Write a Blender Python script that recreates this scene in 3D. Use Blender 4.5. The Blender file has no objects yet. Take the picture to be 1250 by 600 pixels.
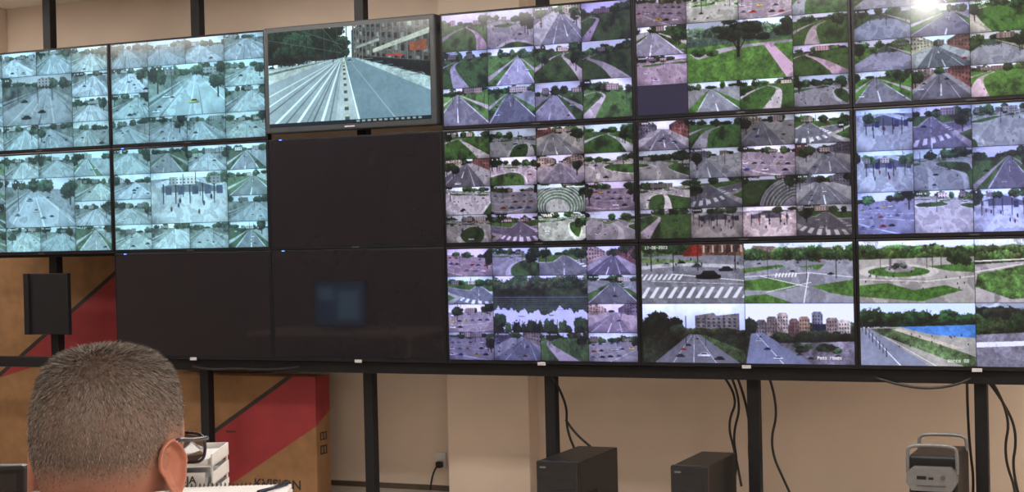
import bpy, math, numpy as np, bmesh
from mathutils import Vector, Matrix
sc=bpy.context.scene
try:
    sc.view_settings.view_transform='Standard'; sc.view_settings.look='None'
except Exception: pass
# ---------------------------------------------------------------- materials
def mat(name,col,rough=.6,metal=0.,noise=.0,scale=20.,spec=.5,bump=0.,emis=None,estr=0.,trans=0.):
    m=bpy.data.materials.new(name);m.use_nodes=True;nt=m.node_tree;b=nt.nodes['Principled BSDF']
    b.inputs['Roughness'].default_value=rough;b.inputs['Metallic'].default_value=metal
    b.inputs['Specular IOR Level'].default_value=spec
    b.inputs['Base Color'].default_value=(*col,1)
    if noise>0 or bump>0:
        tc=nt.nodes.new('ShaderNodeTexCoord');n=nt.nodes.new('ShaderNodeTexNoise')
        n.inputs['Scale'].default_value=scale;n.inputs['Detail'].default_value=5
        nt.links.new(tc.outputs['Object'],n.inputs['Vector'])
        if noise>0:
            r=nt.nodes.new('ShaderNodeValToRGB')
            r.color_ramp.elements[0].position=.3;r.color_ramp.elements[1].position=.7
            r.color_ramp.elements[0].color=(*[c*(1-noise) for c in col],1)
            r.color_ramp.elements[1].color=(*[min(1,c*(1+noise)) for c in col],1)
            nt.links.new(n.outputs['Fac'],r.inputs['Fac']);nt.links.new(r.outputs['Color'],b.inputs['Base Color'])
        if bump>0:
            bp=nt.nodes.new('ShaderNodeBump');bp.inputs['Strength'].default_value=bump;bp.inputs['Distance'].default_value=.01
            nt.links.new(n.outputs['Fac'],bp.inputs['Height']);nt.links.new(bp.outputs['Normal'],b.inputs['Normal'])
    if emis:
        b.inputs['Emission Color'].default_value=(*emis,1);b.inputs['Emission Strength'].default_value=estr
    if trans: b.inputs['Transmission Weight'].default_value=trans
    return m
def attr_mat(name,rough,emit=None,spec=.5):
    m=bpy.data.materials.new(name);m.use_nodes=True;nt=m.node_tree;b=nt.nodes['Principled BSDF']
    a=nt.nodes.new('ShaderNodeAttribute');a.attribute_name='Col'
    b.inputs['Roughness'].default_value=rough;b.inputs['Specular IOR Level'].default_value=spec
    if emit is not None:
        b.inputs['Base Color'].default_value=(.004,.004,.005,1)
        nt.links.new(a.outputs['Color'],b.inputs['Emission Color']);b.inputs['Emission Strength'].default_value=emit
        try: m.cycles.emission_sampling='NONE'
        except Exception: pass
    else:
        nt.links.new(a.outputs['Color'],b.inputs['Base Color'])
    return m
M_wall=mat('painted_wall',(.70,.585,.49),.85,noise=.04,scale=3,bump=.05)
M_ceil=mat('ceiling_paint',(.80,.76,.70),.9,noise=.03,scale=5)
M_floor=mat('floor_vinyl',(.42,.38,.34),.6,noise=.12,scale=8)
M_base=mat('baseboard_wood',(.10,.07,.05),.5,noise=.2,scale=10)
M_frame=mat('black_steel',(.006,.006,.008),.55,noise=.2,scale=30,spec=.25)
M_bez=mat('bezel_plastic',(.006,.006,.009),.35,noise=.1,scale=60,spec=.3)
M_off=mat('unlit_panel',(.011,.010,.013),.05,noise=.05,scale=2,spec=.4)
M_greybez=mat('grey_bezel',(.025,.03,.035),.35,noise=.1,scale=50)
M_logo=mat('logo_silver',(.5,.5,.52),.3,metal=.3,noise=.05)
M_led=mat('led_blue',(.02,.05,.8),.4,emis=(.05,.15,1),estr=6)
M_card=mat('cardboard',(.225,.117,.05),.85,noise=.12,scale=14,bump=.1)
M_red=mat('printed_red',(.235,.018,.024),.6,noise=.08,scale=10)
M_ink=mat('printed_black',(.02,.015,.015),.7,noise=.1,scale=10)
M_case=mat('pc_case_black',(.008,.008,.009),.35,noise=.25,scale=80,spec=.35)
M_case2=mat('pc_case_gloss',(.012,.012,.014),.22,noise=.1,scale=20,spec=.4)
M_silver=mat('pc_silver',(.14,.143,.15),.38,metal=.25,noise=.08,scale=40)
M_dgrey=mat('pc_handle_grey',(.07,.072,.078),.35,metal=.3,noise=.08,scale=40)
M_white=mat('white_plastic',(.62,.62,.63),.45,noise=.04,scale=20)
M_paper=mat('paper',(.60,.60,.61),.8,noise=.03,scale=30)
M_shirt=mat('shirt_cotton',(.78,.79,.82),.85,noise=.04,scale=60,bump=.1)
M_trous=mat('trousers',(.03,.035,.05),.85,noise=.15,scale=60)
M_shoe=mat('shoe_leather',(.015,.012,.01),.4,noise=.1,scale=30)
M_chair=mat('chair_fabric',(.012,.012,.014),.85,noise=.3,scale=150,bump=.3)
M_desk=mat('desk_laminate',(.42,.33,.24),.45,noise=.08,scale=6)
M_cable=mat('cable_rubber',(.006,.006,.006),.5,noise=.1,scale=50)
M_glassf=mat('glasses_frame',(.008,.012,.03),.25,noise=.1,scale=50)
M_lens=mat('lens_glass',(.9,.95,1),.02,trans=1.,noise=.01)
M_skin=attr_mat('skin',.5,spec=.35)
M_hair=attr_mat('hair',.5,spec=.25)
M_eye=mat('eye_white',(.8,.78,.75),.2,noise=.02)
M_iris=mat('iris',(.05,.06,.05),.2,noise=.1)
M_disp=attr_mat('display_lit',.13,emit=1.4,spec=.5)
# ---------------------------------------------------------------- mesh helpers
def obj(name,me,parent=None,mats=()):
    o=bpy.data.objects.new(name,me);sc.collection.objects.link(o)
    for m in mats: me.materials.append(m)
    if parent: o.parent=parent
    return o
def empty(name,loc=(0,0,0)):
    e=bpy.data.objects.new(name,None);e.empty_display_size=.05;e.location=loc;sc.collection.objects.link(e);return e
class MB:
    def __init__(s): s.bm=bmesh.new()
    def box(s,x0,x1,y0,y1,z0,z1,mi=0,bev=0.,seg=2):
        r=bmesh.ops.create_cube(s.bm,size=1.);vs=r['verts']
        for v in vs: v.co=Vector(((x0+x1)/2+v.co.x*(x1-x0),(y0+y1)/2+v.co.y*(y1-y0),(z0+z1)/2+v.co.z*(z1-z0)))
        fs=set(f for v in vs for f in v.link_faces)
        for f in fs: f.material_index=mi
        if bev>0:
            es=list(set(e for v in vs for e in v.link_edges))
            r=bmesh.ops.bevel(s.bm,geom=es,offset=bev,segments=seg,affect='EDGES',profile=.5)
            for f in r['faces']: f.material_index=mi
        return s
    def cyl(s,p,q,r,mi=0,seg=20,r2=None):
        p=Vector(p);q=Vector(q);d=q-p
        Mx=Matrix.Translation((p+q)/2)@d.to_track_quat('Z','Y').to_matrix().to_4x4()
        g=bmesh.ops.create_cone(s.bm,cap_ends=True,segments=seg,radius1=r,radius2=r if r2 is None else r2,depth=d.length,matrix=Mx)
        for f in set(f for v in g['verts'] for f in v.link_faces): f.material_index=mi;f.smooth=len(f.verts)==4
        return s
    def poly(s,pts,mi=0):
        f=s.bm.faces.new([s.bm.verts.new(p) for p in pts]);f.material_index=mi;return s
    def make(s,name,mats,parent=None):
        s.bm.normal_update()
        me=bpy.data.meshes.new(name);s.bm.to_mesh(me);s.bm.free();return obj(name,me,parent,mats)
def tube(name,pts,r,m,parent=None,cyc=False,res=8):
    cu=bpy.data.curves.new(name,'CURVE');cu.dimensions='3D';cu.bevel_depth=r;cu.bevel_resolution=3;cu.resolution_u=res
    sp=cu.splines.new('NURBS');sp.points.add(len(pts)-1)
    for i,p in enumerate(pts): sp.points[i].co=(*p,1)
    sp.use_endpoint_u=True;sp.order_u=3;sp.use_cyclic_u=cyc
    o=bpy.data.objects.new(name,cu);sc.collection.objects.link(o)
    dg=bpy.context.evaluated_depsgraph_get();me=bpy.data.meshes.new_from_object(o.evaluated_get(dg))
    bpy.data.objects.remove(o)
    for p in me.polygons:p.use_smooth=True
    me.materials.clear()
    return obj(name,me,parent,[m])
# ---------------------------------------------------------------- camera (calibrated from the monitor grid)
yaw,pitch,roll=.42135,-.00905,-.02363
C=Vector((5.68859,-7.13511,1.46876))
f=Vector((-math.sin(yaw)*math.cos(pitch),math.cos(yaw)*math.cos(pitch),math.sin(pitch)))
r=f.cross(Vector((0,0,1))).normalized();u=r.cross(f)
c_,s_=math.cos(roll),math.sin(roll);r2=r*c_+u*s_;u2=-r*s_+u*c_
cam=bpy.data.cameras.new('camera');co=bpy.data.objects.new('camera',cam);sc.collection.objects.link(co)
co.matrix_world=Matrix(((r2.x,u2.x,-f.x,C.x),(r2.y,u2.y,-f.y,C.y),(r2.z,u2.z,-f.z,C.z),(0,0,0,1)))
cam.sensor_width=36;cam.lens=1886.4/1250*36;cam.clip_start=.05;sc.camera=co
# ---------------------------------------------------------------- room
X0,X1,Y0,Y1,ZC=-4.5,8.,-10.,.75,3.0
MB().box(X0,X1,Y0,Y1,-.1,0).make('floor',[M_floor])
MB().box(X0,X1,Y0,Y1,ZC,ZC+.1).make('ceiling',[M_ceil])
MB().box(X0,X1,Y1,Y1+.15,0,ZC).make('wall_back',[M_wall])
MB().box(X0,X1,Y0-.15,Y0,0,ZC).make('wall_front',[M_wall])
MB().box(X0-.15,X0,Y0,Y1,0,ZC).make('wall_left',[M_wall])
MB().box(X1,X1+.15,Y0,Y1,0,ZC).make('wall_right',[M_wall])
MB().box(1.79,2.29,.62,Y1,0,ZC,bev=.004).make('wall_pilaster',[M_wall])
MB().box(-1.95,-1.42,.62,Y1,0,ZC,bev=.004).make('wall_pilaster.001',[M_wall])
MB().box(X0,-1.95,.735,Y1,0,.03).box(-1.42,1.79,.735,Y1,0,.03).box(2.29,X1,.735,Y1,0,.03).make('baseboard_back',[M_base])
# ---------------------------------------------------------------- feed painting (numpy -> per-vertex colours on the flat panels)
def up(a,h,w):
    H,W=a.shape;yy=np.linspace(0,H-1,h);xx=np.linspace(0,W-1,w)
    y0=np.floor(yy).astype(int);x0=np.floor(xx).astype(int);y1=np.minimum(y0+1,H-1);x1=np.minimum(x0+1,W-1)
    fy=(yy-y0)[:,None];fx=(xx-x0)[None,:]
    return (a[y0][:,x0]*(1-fy)*(1-fx)+a[y0][:,x1]*(1-fy)*fx+a[y1][:,x0]*fy*(1-fx)+a[y1][:,x1]*fy*fx)
def fbm(h,w,rg,base=4,octv=5,g=.6):
    o=np.zeros((h,w));t=0;am=1.
    for i in range(octv):
        n=base*2**i
        o+=am*up(rg.rand(max(2,int(n*h/w)+2),n+2),h,w);t+=am;am*=g
    o/=t;return np.clip((o-o.mean())/(o.std()*4)+.5,0,1)
def grid(h,w):
    yy,xx=np.mgrid[0:h,0:w];return (xx+.5)/w,(yy+.5)/h
def inpoly(x,y,pts):
    m=np.zeros(x.shape,bool);n=len(pts)
    for i in range(n):
        xa,ya=pts[i];xb,yb=pts[(i+1)%n]
        if ya==yb: continue
        c=((ya>y)!=(yb>y))&(x<(xb-xa)*(y-ya)/(yb-ya)+xa);m^=c
    return m
G1=np.array((.36,.49,.26));G2=np.array((.18,.255,.15))
class Img:
    def __init__(s,w,h,rg,bg=(.5,.5,.5)):
        s.w,s.h,s.rg=w*2,h*2,rg;s.x,s.y=grid(s.h,s.w);s.c=np.zeros((s.h,s.w,3))+np.array(bg)
        s.n=fbm(s.h,s.w,rg,5,5,.6);s.n2=fbm(s.h,s.w,rg,max(8,s.w//12),4,.9)
    def fill(s,m,col,nz=.0):
        col=np.array(col);s.c[m]=col*(1+nz*((.55*s.n+.45*s.n2)[m][:,None]-.5)*2)
    def poly(s,pts,col,nz=.0): s.fill(inpoly(s.x,s.y,pts),col,nz)
    def ell(s,cx,cy,a,b,col,nz=0.,rag=0.): s.fill(((s.x-cx)/a)**2+((s.y-cy)/b)**2<1+rag*(s.n2-.5)*2.2,col,nz)
    def line(s,x0,y0,x1,y1,wd,col,wd1=None):
        wd1=wd if wd1 is None else wd1
        L=math.hypot(x1-x0,y1-y0)+1e-9;nx,ny=-(y1-y0)/L,(x1-x0)/L
        s.poly([(x0+nx*wd,y0+ny*wd),(x1+nx*wd1,y1+ny*wd1),(x1-nx*wd1,y1-ny*wd1),(x0-nx*wd,y0-ny*wd)],col)
    def crown(s,cx,cy,a,b,col=G2,k=1.):
        q=((s.x-cx)/a)**2+((s.y-cy)/b)**2;m=q<.55+.9*s.n2
        sh=(.45+1.0*s.n2[m]+.35*np.clip((cy-s.y[m])/b,-1,1))
        s.c[m]=np.array(col)*k*sh[:,None]
    def treeline(s,y,amp=.1,n=16,col=G2,x0=-.05,x1=1.05,slope=0.):
        for i in range(n):
            cx=x0+(x1-x0)*(i+s.rg.rand())/n;rr=amp*s.rg.uniform(.6,1.3)
            s.crown(cx,y+slope*(cx-.5)-rr*.55,s.rg.uniform(.05,.11)*(x1-x0),rr,np.array(col)*s.rg.uniform(.7,1.35)+np.array((s.rg.uniform(0,.06),s.rg.uniform(0,.05),0)))
    def trees(s,y0,y1,col=(.16,.24,.15),amp=.08,nz=.9):
        p=up(s.rg.rand(1,14).repeat(2,0),2,s.w)[0];s.fill((s.y>y0+amp*(p[None,:]-.5)*2+(s.n2-.5)*.08)&(s.y<y1),col,nz)
        s.treeline(y0+amp*1.2,amp*1.2,14,np.array(col)*1.15)
    def car(s,cx,cy,sz,col):
        a=sz;b=sz*.42*s.w/s.h
        s.ell(cx,cy+b*.55,a*1.05,b*.3,(.12,.12,.13))
        s.poly([(cx-a,cy+b*.6),(cx-a,cy),(cx-a*.6,cy-b*.15),(cx-a*.4,cy-b*.8),(cx+a*.45,cy-b*.8),(cx+a*.75,cy-b*.1),(cx+a,cy),(cx+a,cy+b*.6)],col,.2)
        s.poly([(cx-a*.5,cy-b*.1),(cx-a*.34,cy-b*.65),(cx+a*.38,cy-b*.65),(cx+a*.6,cy-b*.1)],(.1,.12,.15))
    def facade(s,xa,ya0,ya1,xb,yb0,yb1,col,nx=7,ny=4):
        s.poly([(xa,ya0),(xb,yb0),(xb,yb1),(xa,ya1)],col,.35)
        L=lambda p,q,t:p+(q-p)*t
        for i in range(nx):
            for j in range(ny):
                t0,t1=(i+.25)/nx,(i+.7)/nx;v0,v1=(j+.2)/(ny+.6),(j+.65)/(ny+.6)
                P=lambda t,v:(L(xa,xb,t),L(L(ya0,yb0,t),L(ya1,yb1,t),v))
                s.poly([P(t0,v0),P(t1,v0),P(t1,v1),P(t0,v1)],(.17,.18,.21),.3)
    def shade(s,k=.3,th=.55):
        sh=np.clip((s.n-th)*6,0,1)*k;s.c*=(1-sh[...,None])
    def out(s):
        s.c*=1+.06*(s.rg.rand(s.h,s.w,1)-.5)
        return s.c.reshape(s.h//2,2,s.w//2,2,3).mean((1,3))
CARC=[(.90,.90,.92),(.12,.12,.14),(.2,.3,.55),(.6,.12,.1),(.80,.72,.2),(.5,.52,.55)]
def scene_tile(w,h,rg,kind,fish=0.):
    I=Img(w,h,rg);x,y,n,n2=I.x,I.y,I.n,I.n2
    dx,dy=x-.5,y-.5;r2=dx*dx+dy*dy
    if fish: x=.5+dx*(1+fish*r2);y=.5+dy*(1+fish*r2)
    hz=rg.uniform(.12,.30) if kind!='stand' else .04
    rl=rg.uniform(-.15,.15)
    d=y-hz-rl*(x-.5)+(.35*fish*(x-.5)**2 if fish else 0);gm=d>0
    Z=1/np.maximum(d,.012);X=(x-.5)*1.7*Z
    a=rg.uniform(-.5,.5)+(0 if kind!='plaza' else rg.uniform(-1,1));U=X*math.cos(a)-Z*math.sin(a);V=X*math.sin(a)+Z*math.cos(a)
    if kind in('road','tealroad','street','river'):
        a=rg.uniform(-.35,.35);U=X-Z*a+rg.uniform(-.4,.4);V=Z
    asp=np.array((.64,.64,.66))*rg.uniform(.8,1.15);gr=G1*rg.uniform(.8,1.2)
    sky=np.array((.95,.97,1.0))
    c=I.c;c[:]=asp
    nn=.8*n+.2*n2
    def put(m,col,nz=.15):
        m=m&gm;c[m]=np.array(col)*(1+nz*(nn[m][:,None]-.5)*2)
    ph=rg.rand()*6
    if kind=='road':
        wd=rg.uniform(.8,1.4)
        put(gm,gr,.5);put(abs(U)<wd*1.9,(.80,.78,.76));put(abs(U)<wd*1.5,gr*1.05,.5);put(abs(U)<wd,asp,.12)
        put((abs(abs(U)-wd*.93)<.035),(.95,.95,.95),0)
        put((abs(U)<.03)&(np.sin(V*2.2+ph)>0),(.98,.98,.98),0)
        if rg.rand()<.4: put(U>wd*1.5,(.70,.70,.70),.2)
        if rg.rand()<.4: put(U<-wd*1.5,(.66,.65,.64),.2)
    elif kind=='street':
        put(gm,(.74,.73,.72),.15);put(abs(U)<1.2,asp*.9,.1);put((abs(U)<.03)&(np.sin(V*2.2+ph)>0),(.98,.98,.98),0)
        put((abs(abs(U)-.7)<.02),(.85,.85,.87),0)
    elif kind=='tealroad':
        wd=rg.uniform(1.2,1.8)
        put(gm,(.52,.56,.48),.6);put(abs(U)<wd*1.7,(.76,.77,.76),.2);put(abs(U)<wd*1.25,(.62,.64,.62),.3);put(abs(U)<wd,(.80,.82,.83),.10)
        for q in(-.8,-.55,-.25,0,.3,.62,.85):
            if rg.rand()<.7: put(abs(U-wd*q)<.018+.02*rg.rand(),(.98,.99,.99) if rg.rand()<.6 else (.55,.57,.58),0)
        if rg.rand()<.4: put(U>wd*1.3,(.64,.64,.62),.4)
        put(abs(U+wd*1.4)<.12,(.42,.45,.42),.3)
    elif kind=='plaza':
        put(gm,(.76,.74,.72),.14)
        q=np.sin(U*.9+ph)*np.cos(V*.55+ph*2)+.35*np.sin(U*.5-V*.4)
        put(q>.18,(.90,.88,.86),.06);put(q>.3,gr,.45)
        put(abs(U-1.5*np.sin(V*.4))<.22,(.88,.85,.83),.06)
    elif kind=='crossing':
        put(gm,gr,.45);v0=rg.uniform(2.2,3.2)
        put((abs(U)<1.6)|(abs(V-v0)<1.5),(.80,.78,.76),.12)
        put((abs(U)<1.25)|(abs(V-v0)<1.1),(.55,.55,.57),.15)
        put((abs(V-(v0-1.35))<.22)&(abs(U)<1.2)&(np.sin(U*16)>0),(.97,.97,.97),0)
        put((abs(U-1.5)<.22)&(abs(V-v0)<1.1)&(np.sin(V*14)>0),(.97,.97,.97),0)
        put((abs(U)<.03)&(np.sin(V*5)>0),(.95,.95,.95),0)
    elif kind=='stand':
        cx,cy=rg.uniform(-.3,1.3),rg.uniform(.9,1.6);R=np.hypot((x-cx)*1.5,(y-cy))
        put(gm,gr,.5);put((R<1.15)&(R>.35),(.78,.77,.78),.12);put((R<1.1)&(R>.4)&(np.sin(R*58)>0),(.42,.52,.40),.35)
        put(R<.35,(.78,.76,.76),.1);hz=.05
    elif kind=='park':
        put(gm,gr,.5);put(abs(U-1.1*np.sin(V*.35+ph))<.34,(.84,.80,.79),.06)
        put(abs(U+2+.8*np.sin(V*.3))<.27,(.82,.78,.77),.06)
    elif kind=='river':
        put(gm,gr,.6);put(abs(U)<1.8,(.78,.80,.84),.12);m=(abs(U)<1.8)&(d<.16+.1*n2);put(m,(.34,.40,.34),.5);put((abs(U)<1.8)&(np.sin(y*150+n*5)>.85),(.62,.66,.70),.1)
        put(abs(U-2.3)<.3,(.84,.81,.79),.06)
    elif kind=='parking':
        put(gm,(.66,.65,.65),.12)
        for j in range(4):
            v=1.25+j*.9;put((abs(V-v)<.02),(.95,.95,.95),0)
    elif kind=='hall':
        put(gm,(.74,.72,.71),.2);put((abs(U)<1.),(.82,.81,.8),.1)
        c[(y<.40+.1*rl)&(x>.12)&(x<.9)]=(.42,.42,.45)
        I.poly([(.05,.2),(.5,.04),(.97,.24),(.94,.34),(.5,.14),(.08,.30)],(.80,.80,.81),.2)
        for k in range(5):
            xx=.15+.17*k+rg.uniform(-.03,.03);I.poly([(xx,.22),(xx+.02,.22),(xx+.016,.62),(xx+.004,.62)],(.2,.2,.22))
            if rg.rand()<.6: I.poly([(xx+.04,.28),(xx+.12,.28),(xx+.12,.44),(xx+.04,.44)],(.25,.28,.40) if rg.rand()<.6 else (.80,.78,.75),.3)
        for k in range(6): I.ell(rg.uniform(.2,.8),rg.uniform(.42,.8),.014,.05,[(.15,.14,.17),(.5,.2,.15),(.2,.25,.4)][k%3])
    um=~gm if kind not in('stand','hall') else (y<.09)
    c[um]=sky
    I.shade(.24,.56)
    c=I.c
    if um.any(): c[um]=sky*(1-.2*np.clip(n[um][:,None]-.5,0,1))
    for i in range(rg.randint(8,17)):
        cx=rg.uniform(-.05,1.05);yy=hz+rl*(cx-.5)-(.3*fish*(cx-.5)**2);rr=rg.uniform(.03,.14)
        if kind in('stand','hall') and rg.rand()<.5: continue
        I.crown(cx,yy-rr*.4,rg.uniform(.05,.12),rr,G2*rg.uniform(.7,1.5)+np.array((rg.uniform(0,.07),rg.uniform(0,.06),.02)))
    for k in range(rg.randint(0,4)):
        bx=rg.uniform(0,.8);bw=rg.uniform(.08,.25);bh=rg.uniform(.06,.16);cl=np.array((.72,.66,.62))*rg.uniform(.7,1.25)
        m=(I.x>bx)&(I.x<bx+bw)&(I.y>hz-bh)&(I.y<hz+.02);c[m]=cl
        m&=(np.sin(I.x*130)>.2)&(np.sin(I.y*100)>0);c[m]=(.3,.3,.33)
    if kind=='street':
        vx=.5;e1=rg.uniform(.4,.7)
        cl=[(.62,.56,.50),(.50,.36,.32),(.68,.64,.56),(.45,.44,.46)]
        I.facade(-.02,-.2,e1,vx-.12,hz-.1,hz+.03,cl[rg.randint(4)])
        if rg.rand()<.7: I.facade(1.02,-.25,e1,vx+.12,hz-.12,hz+.03,cl[rg.randint(4)])
    if kind=='parking':
        for j in range(3):
            yy=.36+.22*j
            for k in range(7-j):
                if rg.rand()<.75: I.car(.08+(.13+.025*j)*k+rg.uniform(-.02,.02),yy+rl*(.15*k-.4),.040+.012*j,CARC[rg.randint(6)])
    for k in range(rg.randint(0,4)):
        xx=rg.uniform(.05,.95);y0=rg.uniform(0,.2);I.line(xx,y0,xx+rg.uniform(-.01,.01),y0+rg.uniform(.2,.5),.005,(.28,.27,.28))
    for k in range(rg.randint(0,3)):
        cx=rg.choice([rg.uniform(-.05,.2),rg.uniform(.8,1.05)]);cy=rg.uniform(.05,.4)
        I.line(cx,cy,cx,cy+.35,.010,(.2,.17,.15))
        for q in range(4): I.crown(cx+rg.uniform(-.06,.06),cy+rg.uniform(-.08,.08),rg.uniform(.05,.12),rg.uniform(.08,.18),G2*rg.uniform(.6,1.3))
    if kind in('crossing','road','plaza','tealroad','street'):
        for k in range(rg.randint(0,7 if kind!='street' else 10)):
            yy=rg.uniform(.3,.9);I.car(rg.uniform(.05,.95),yy,.02+.07*yy*rg.rand(),CARC[rg.choice(6,p=[.35,.3,.12,.08,.05,.1])])
    if kind in('park','plaza','stand'):
        for k in range(rg.randint(1,8)):
            xx,yy=rg.uniform(.1,.9),rg.uniform(.3,.95);I.ell(xx,yy,.009,.028,(.15,.15,.18));
    I.c*=(1+.16*(I.n[...,None]-.5))
    if fish:
        I.c*=np.clip(1.28-1.2*r2[...,None],0,1)
        if fish>.95: I.c[r2>.42]=.05
    for k in range(9):
        if rg.rand()<.6: I.line(.04+k*.035,.06,.06+k*.035,.06,.018,(.95,.95,.95))
    wb=1+rg.uniform(-.05,.05,3);return I.out()*rg.uniform(.80,1.10)*wb
F35={'0':('111','101','101','101','111'),'1':('010','110','010','010','111'),'2':('111','001','111','100','111'),'3':('111','001','011','001','111'),'4':('101','101','111','001','001'),'5':('111','100','111','001','111'),'6':('111','100','111','101','111'),'7':('111','001','010','010','010'),'8':('111','101','111','101','111'),'9':('111','101','111','001','111'),
'-':('000','000','111','000','000'),':':('000','010','000','010','000'),' ':('000',)*5,'P':('111','101','111','100','100'),'a':('000','111','101','101','111'),'r':('000','111','100','100','100'),'k':('100','101','110','110','101'),'n':('000','111','101','101','101'),'y':('101','101','111','001','111'),'d':('001','111','101','101','111'),'o':('000','111','101','101','111'),'W':('101','101','101','111','101'),'c':('000','111','100','100','111'),'z':('000','111','011','110','111'),'e':('111','101','111','100','111')}
def text(img,s,x,y,col=(1,1,1)):
    for ch in s:
        for j,row in enumerate(F35.get(ch,F35['0'])):
            for i,b in enumerate(row):
                if b=='1' and 0<=y+j<img.shape[0]-1 and 0<=x+i<img.shape[1]-1: img[y+j,x+i]=.6*np.array(col)+.4*img[y+j,x+i]
        x+=4
def tram(w,h,rg):
    I=Img(w,h,rg,(.97,.99,1.));y_=I.y.copy();I.y=np.where(y_<.32,y_*.2/.32,.2+(y_-.32)*.8/.68)
    I.poly([(0,.28),(.44,.2),(.56,.2),(1,.5),(1,1),(0,1)],(.62,.66,.69),.12)
    I.poly([(.53,.03),(.60,-.02),(1,-.1),(1,.52),(.62,.27),(.53,.215)],(.30,.27,.26),.6)
    for k in range(15):
        t=k/15.;xx=.545+.47*t**1.6
        for j in range(5):
            yy=-.01+j*(.042+.05*t);hh=.018+.03*t
            I.poly([(xx,yy),(xx+.008+.016*t,yy),(xx+.008+.016*t,yy+hh),(xx,yy+hh*.9)],(.09,.11,.13) if (k+j)%4 else (.5,.5,.48),.4)
        I.line(xx-.006,.0,xx-.006,.25+.2*t,.002,(.48,.43,.39))
    I.poly([(.66,.16),(1,.05),(1,.085),(.66,.185)],(.66,.64,.58),.3);I.poly([(.56,.13),(.7,.09),(.7,.11),(.56,.15)],(.6,.58,.54),.3)
    I.poly([(.60,.2),(1,.32),(1,.5),(.60,.25)],(.09,.09,.10),.8)
    I.poly([(.88,.14),(.985,.12),(.985,.19),(.88,.19)],(.55,.27,.19),.35);I.poly([(.74,.2),(.84,.21),(.84,.235),(.74,.22)],(.7,.2,.15),.2)
    for k in range(9): I.car(.58+.05*k,.245+.033*k,.016+.006*k,[(.12,.13,.15),(.55,.56,.58),(.2,.22,.26)][k%3])
    for k in range(14): xx=.57+.031*k;yy=.24+.021*k;I.ell(xx,yy,.004,.02+.001*k,(.1,.1,.12))
    for k in range(46):
        t=rg.rand();I.crown(.46*t-.02,.17*rg.rand()+.02*(1-t),.05+.05*(1-t),.05+.05*(1-t),np.array((.11,.16,.12))*rg.uniform(.6,1.5))
    for k in range(6): I.crown(.45+rg.uniform(-.03,.05),.13+rg.uniform(-.05,.05),.04,.04,np.array((.14,.20,.14)))
    I.fill((I.y>.16+(I.n2-.5)*.05)&(I.y<.235-.05*I.x)&(I.x<.44),(.15,.18,.16),.9)
    for k in range(7): I.car(.02+.06*k,.262-.012*k,.022,[(.15,.16,.18),(.6,.62,.64),(.25,.2,.2)][k%3])
    for k in range(8): xx=.03+.055*k;I.line(xx,.05,xx,.26,.0035,(.12,.12,.12))
    I.poly([(0,.3),(.40,.215),(.42,.215),(0,.47)],(.74,.77,.76),.2);I.poly([(0,.33),(.38,.222),(.39,.224),(0,.36)],(.42,.47,.42),.4)
    vx,vy=.47,.2
    for xb,wd,cl in [(-.42,.010,(.88,.92,.92)),(-.22,.010,(.88,.92,.92)),(-.12,.008,(.38,.43,.45)),(.02,.010,(.92,.95,.95)),(.09,.006,(.38,.42,.44)),(.17,.010,(.94,.97,.97)),(.23,.005,(.46,.49,.51)),(.27,.006,(.38,.41,.43)),(.33,.010,(.92,.95,.95)),(.38,.005,(.42,.45,.47))]:
        I.line(vx,vy,xb,1.0,.001,cl,wd)
    I.poly([(vx+.005,vy),(.42,1),(.56,1),(vx+.012,vy)],(.72,.75,.76),.12)
    I.poly([(vx+.012,vy),(.58,1),(1.02,1),(1,.62),(.56,.22)],(.47,.54,.58),.10)
    I.poly([(.56,.215),(1,.5),(1,.66),(.55,.225)],(.66,.70,.70),.3)
    for k in range(6): I.line(.58+.06*k,.235+.045*k,.66+.06*k,.235+.045*k,.004,(.40,.45,.45))
    I.line(vx+.012,vy,.57,1,.001,(.95,.98,.98),.006);I.line(vx+.03,vy,.80,1,.001,(.62,.67,.70),.005)
    for k in range(12):
        t=.05+k*k*.0062;yy=vy+t*.9;xx=vx+.008+t*.02
        I.poly([(xx-.006-.01*t,yy),(xx+.006+.01*t,yy),(xx+.006+.01*t,yy+.02+.03*t),(xx-.006-.01*t,yy+.02+.03*t)],(.30,.32,.30))
        I.poly([(xx-.004,yy-.02),(xx+.004,yy-.02),(xx+.004,yy),(xx-.004,yy)],(.85,.8,.5))
    I.car(.515,.235,.012,(.15,.15,.17));I.car(.53,.26,.016,(.7,.7,.72))
    for xx in(.44,.5,.36,.54): I.line(xx,.0,xx,.2,.003,(.2,.22,.22))
    for a_ in((0,.05,.47,.17),(1,.0,.47,.16),(.2,0,.48,.12),(.35,0,.47,.15),(.7,0,.5,.13)): I.line(*a_,.0015,(.35,.38,.4))
    I.y=y_
    I.poly([(0,.965),(1,.965),(1,1),(0,1)],(.10,.13,.16))
    for k in range(12): I.poly([(.55+k*.034,.972),(.57+k*.034,.972),(.57+k*.034,.992),(.55+k*.034,.992)],(.6,.62,.6))
    return I.out()
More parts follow.
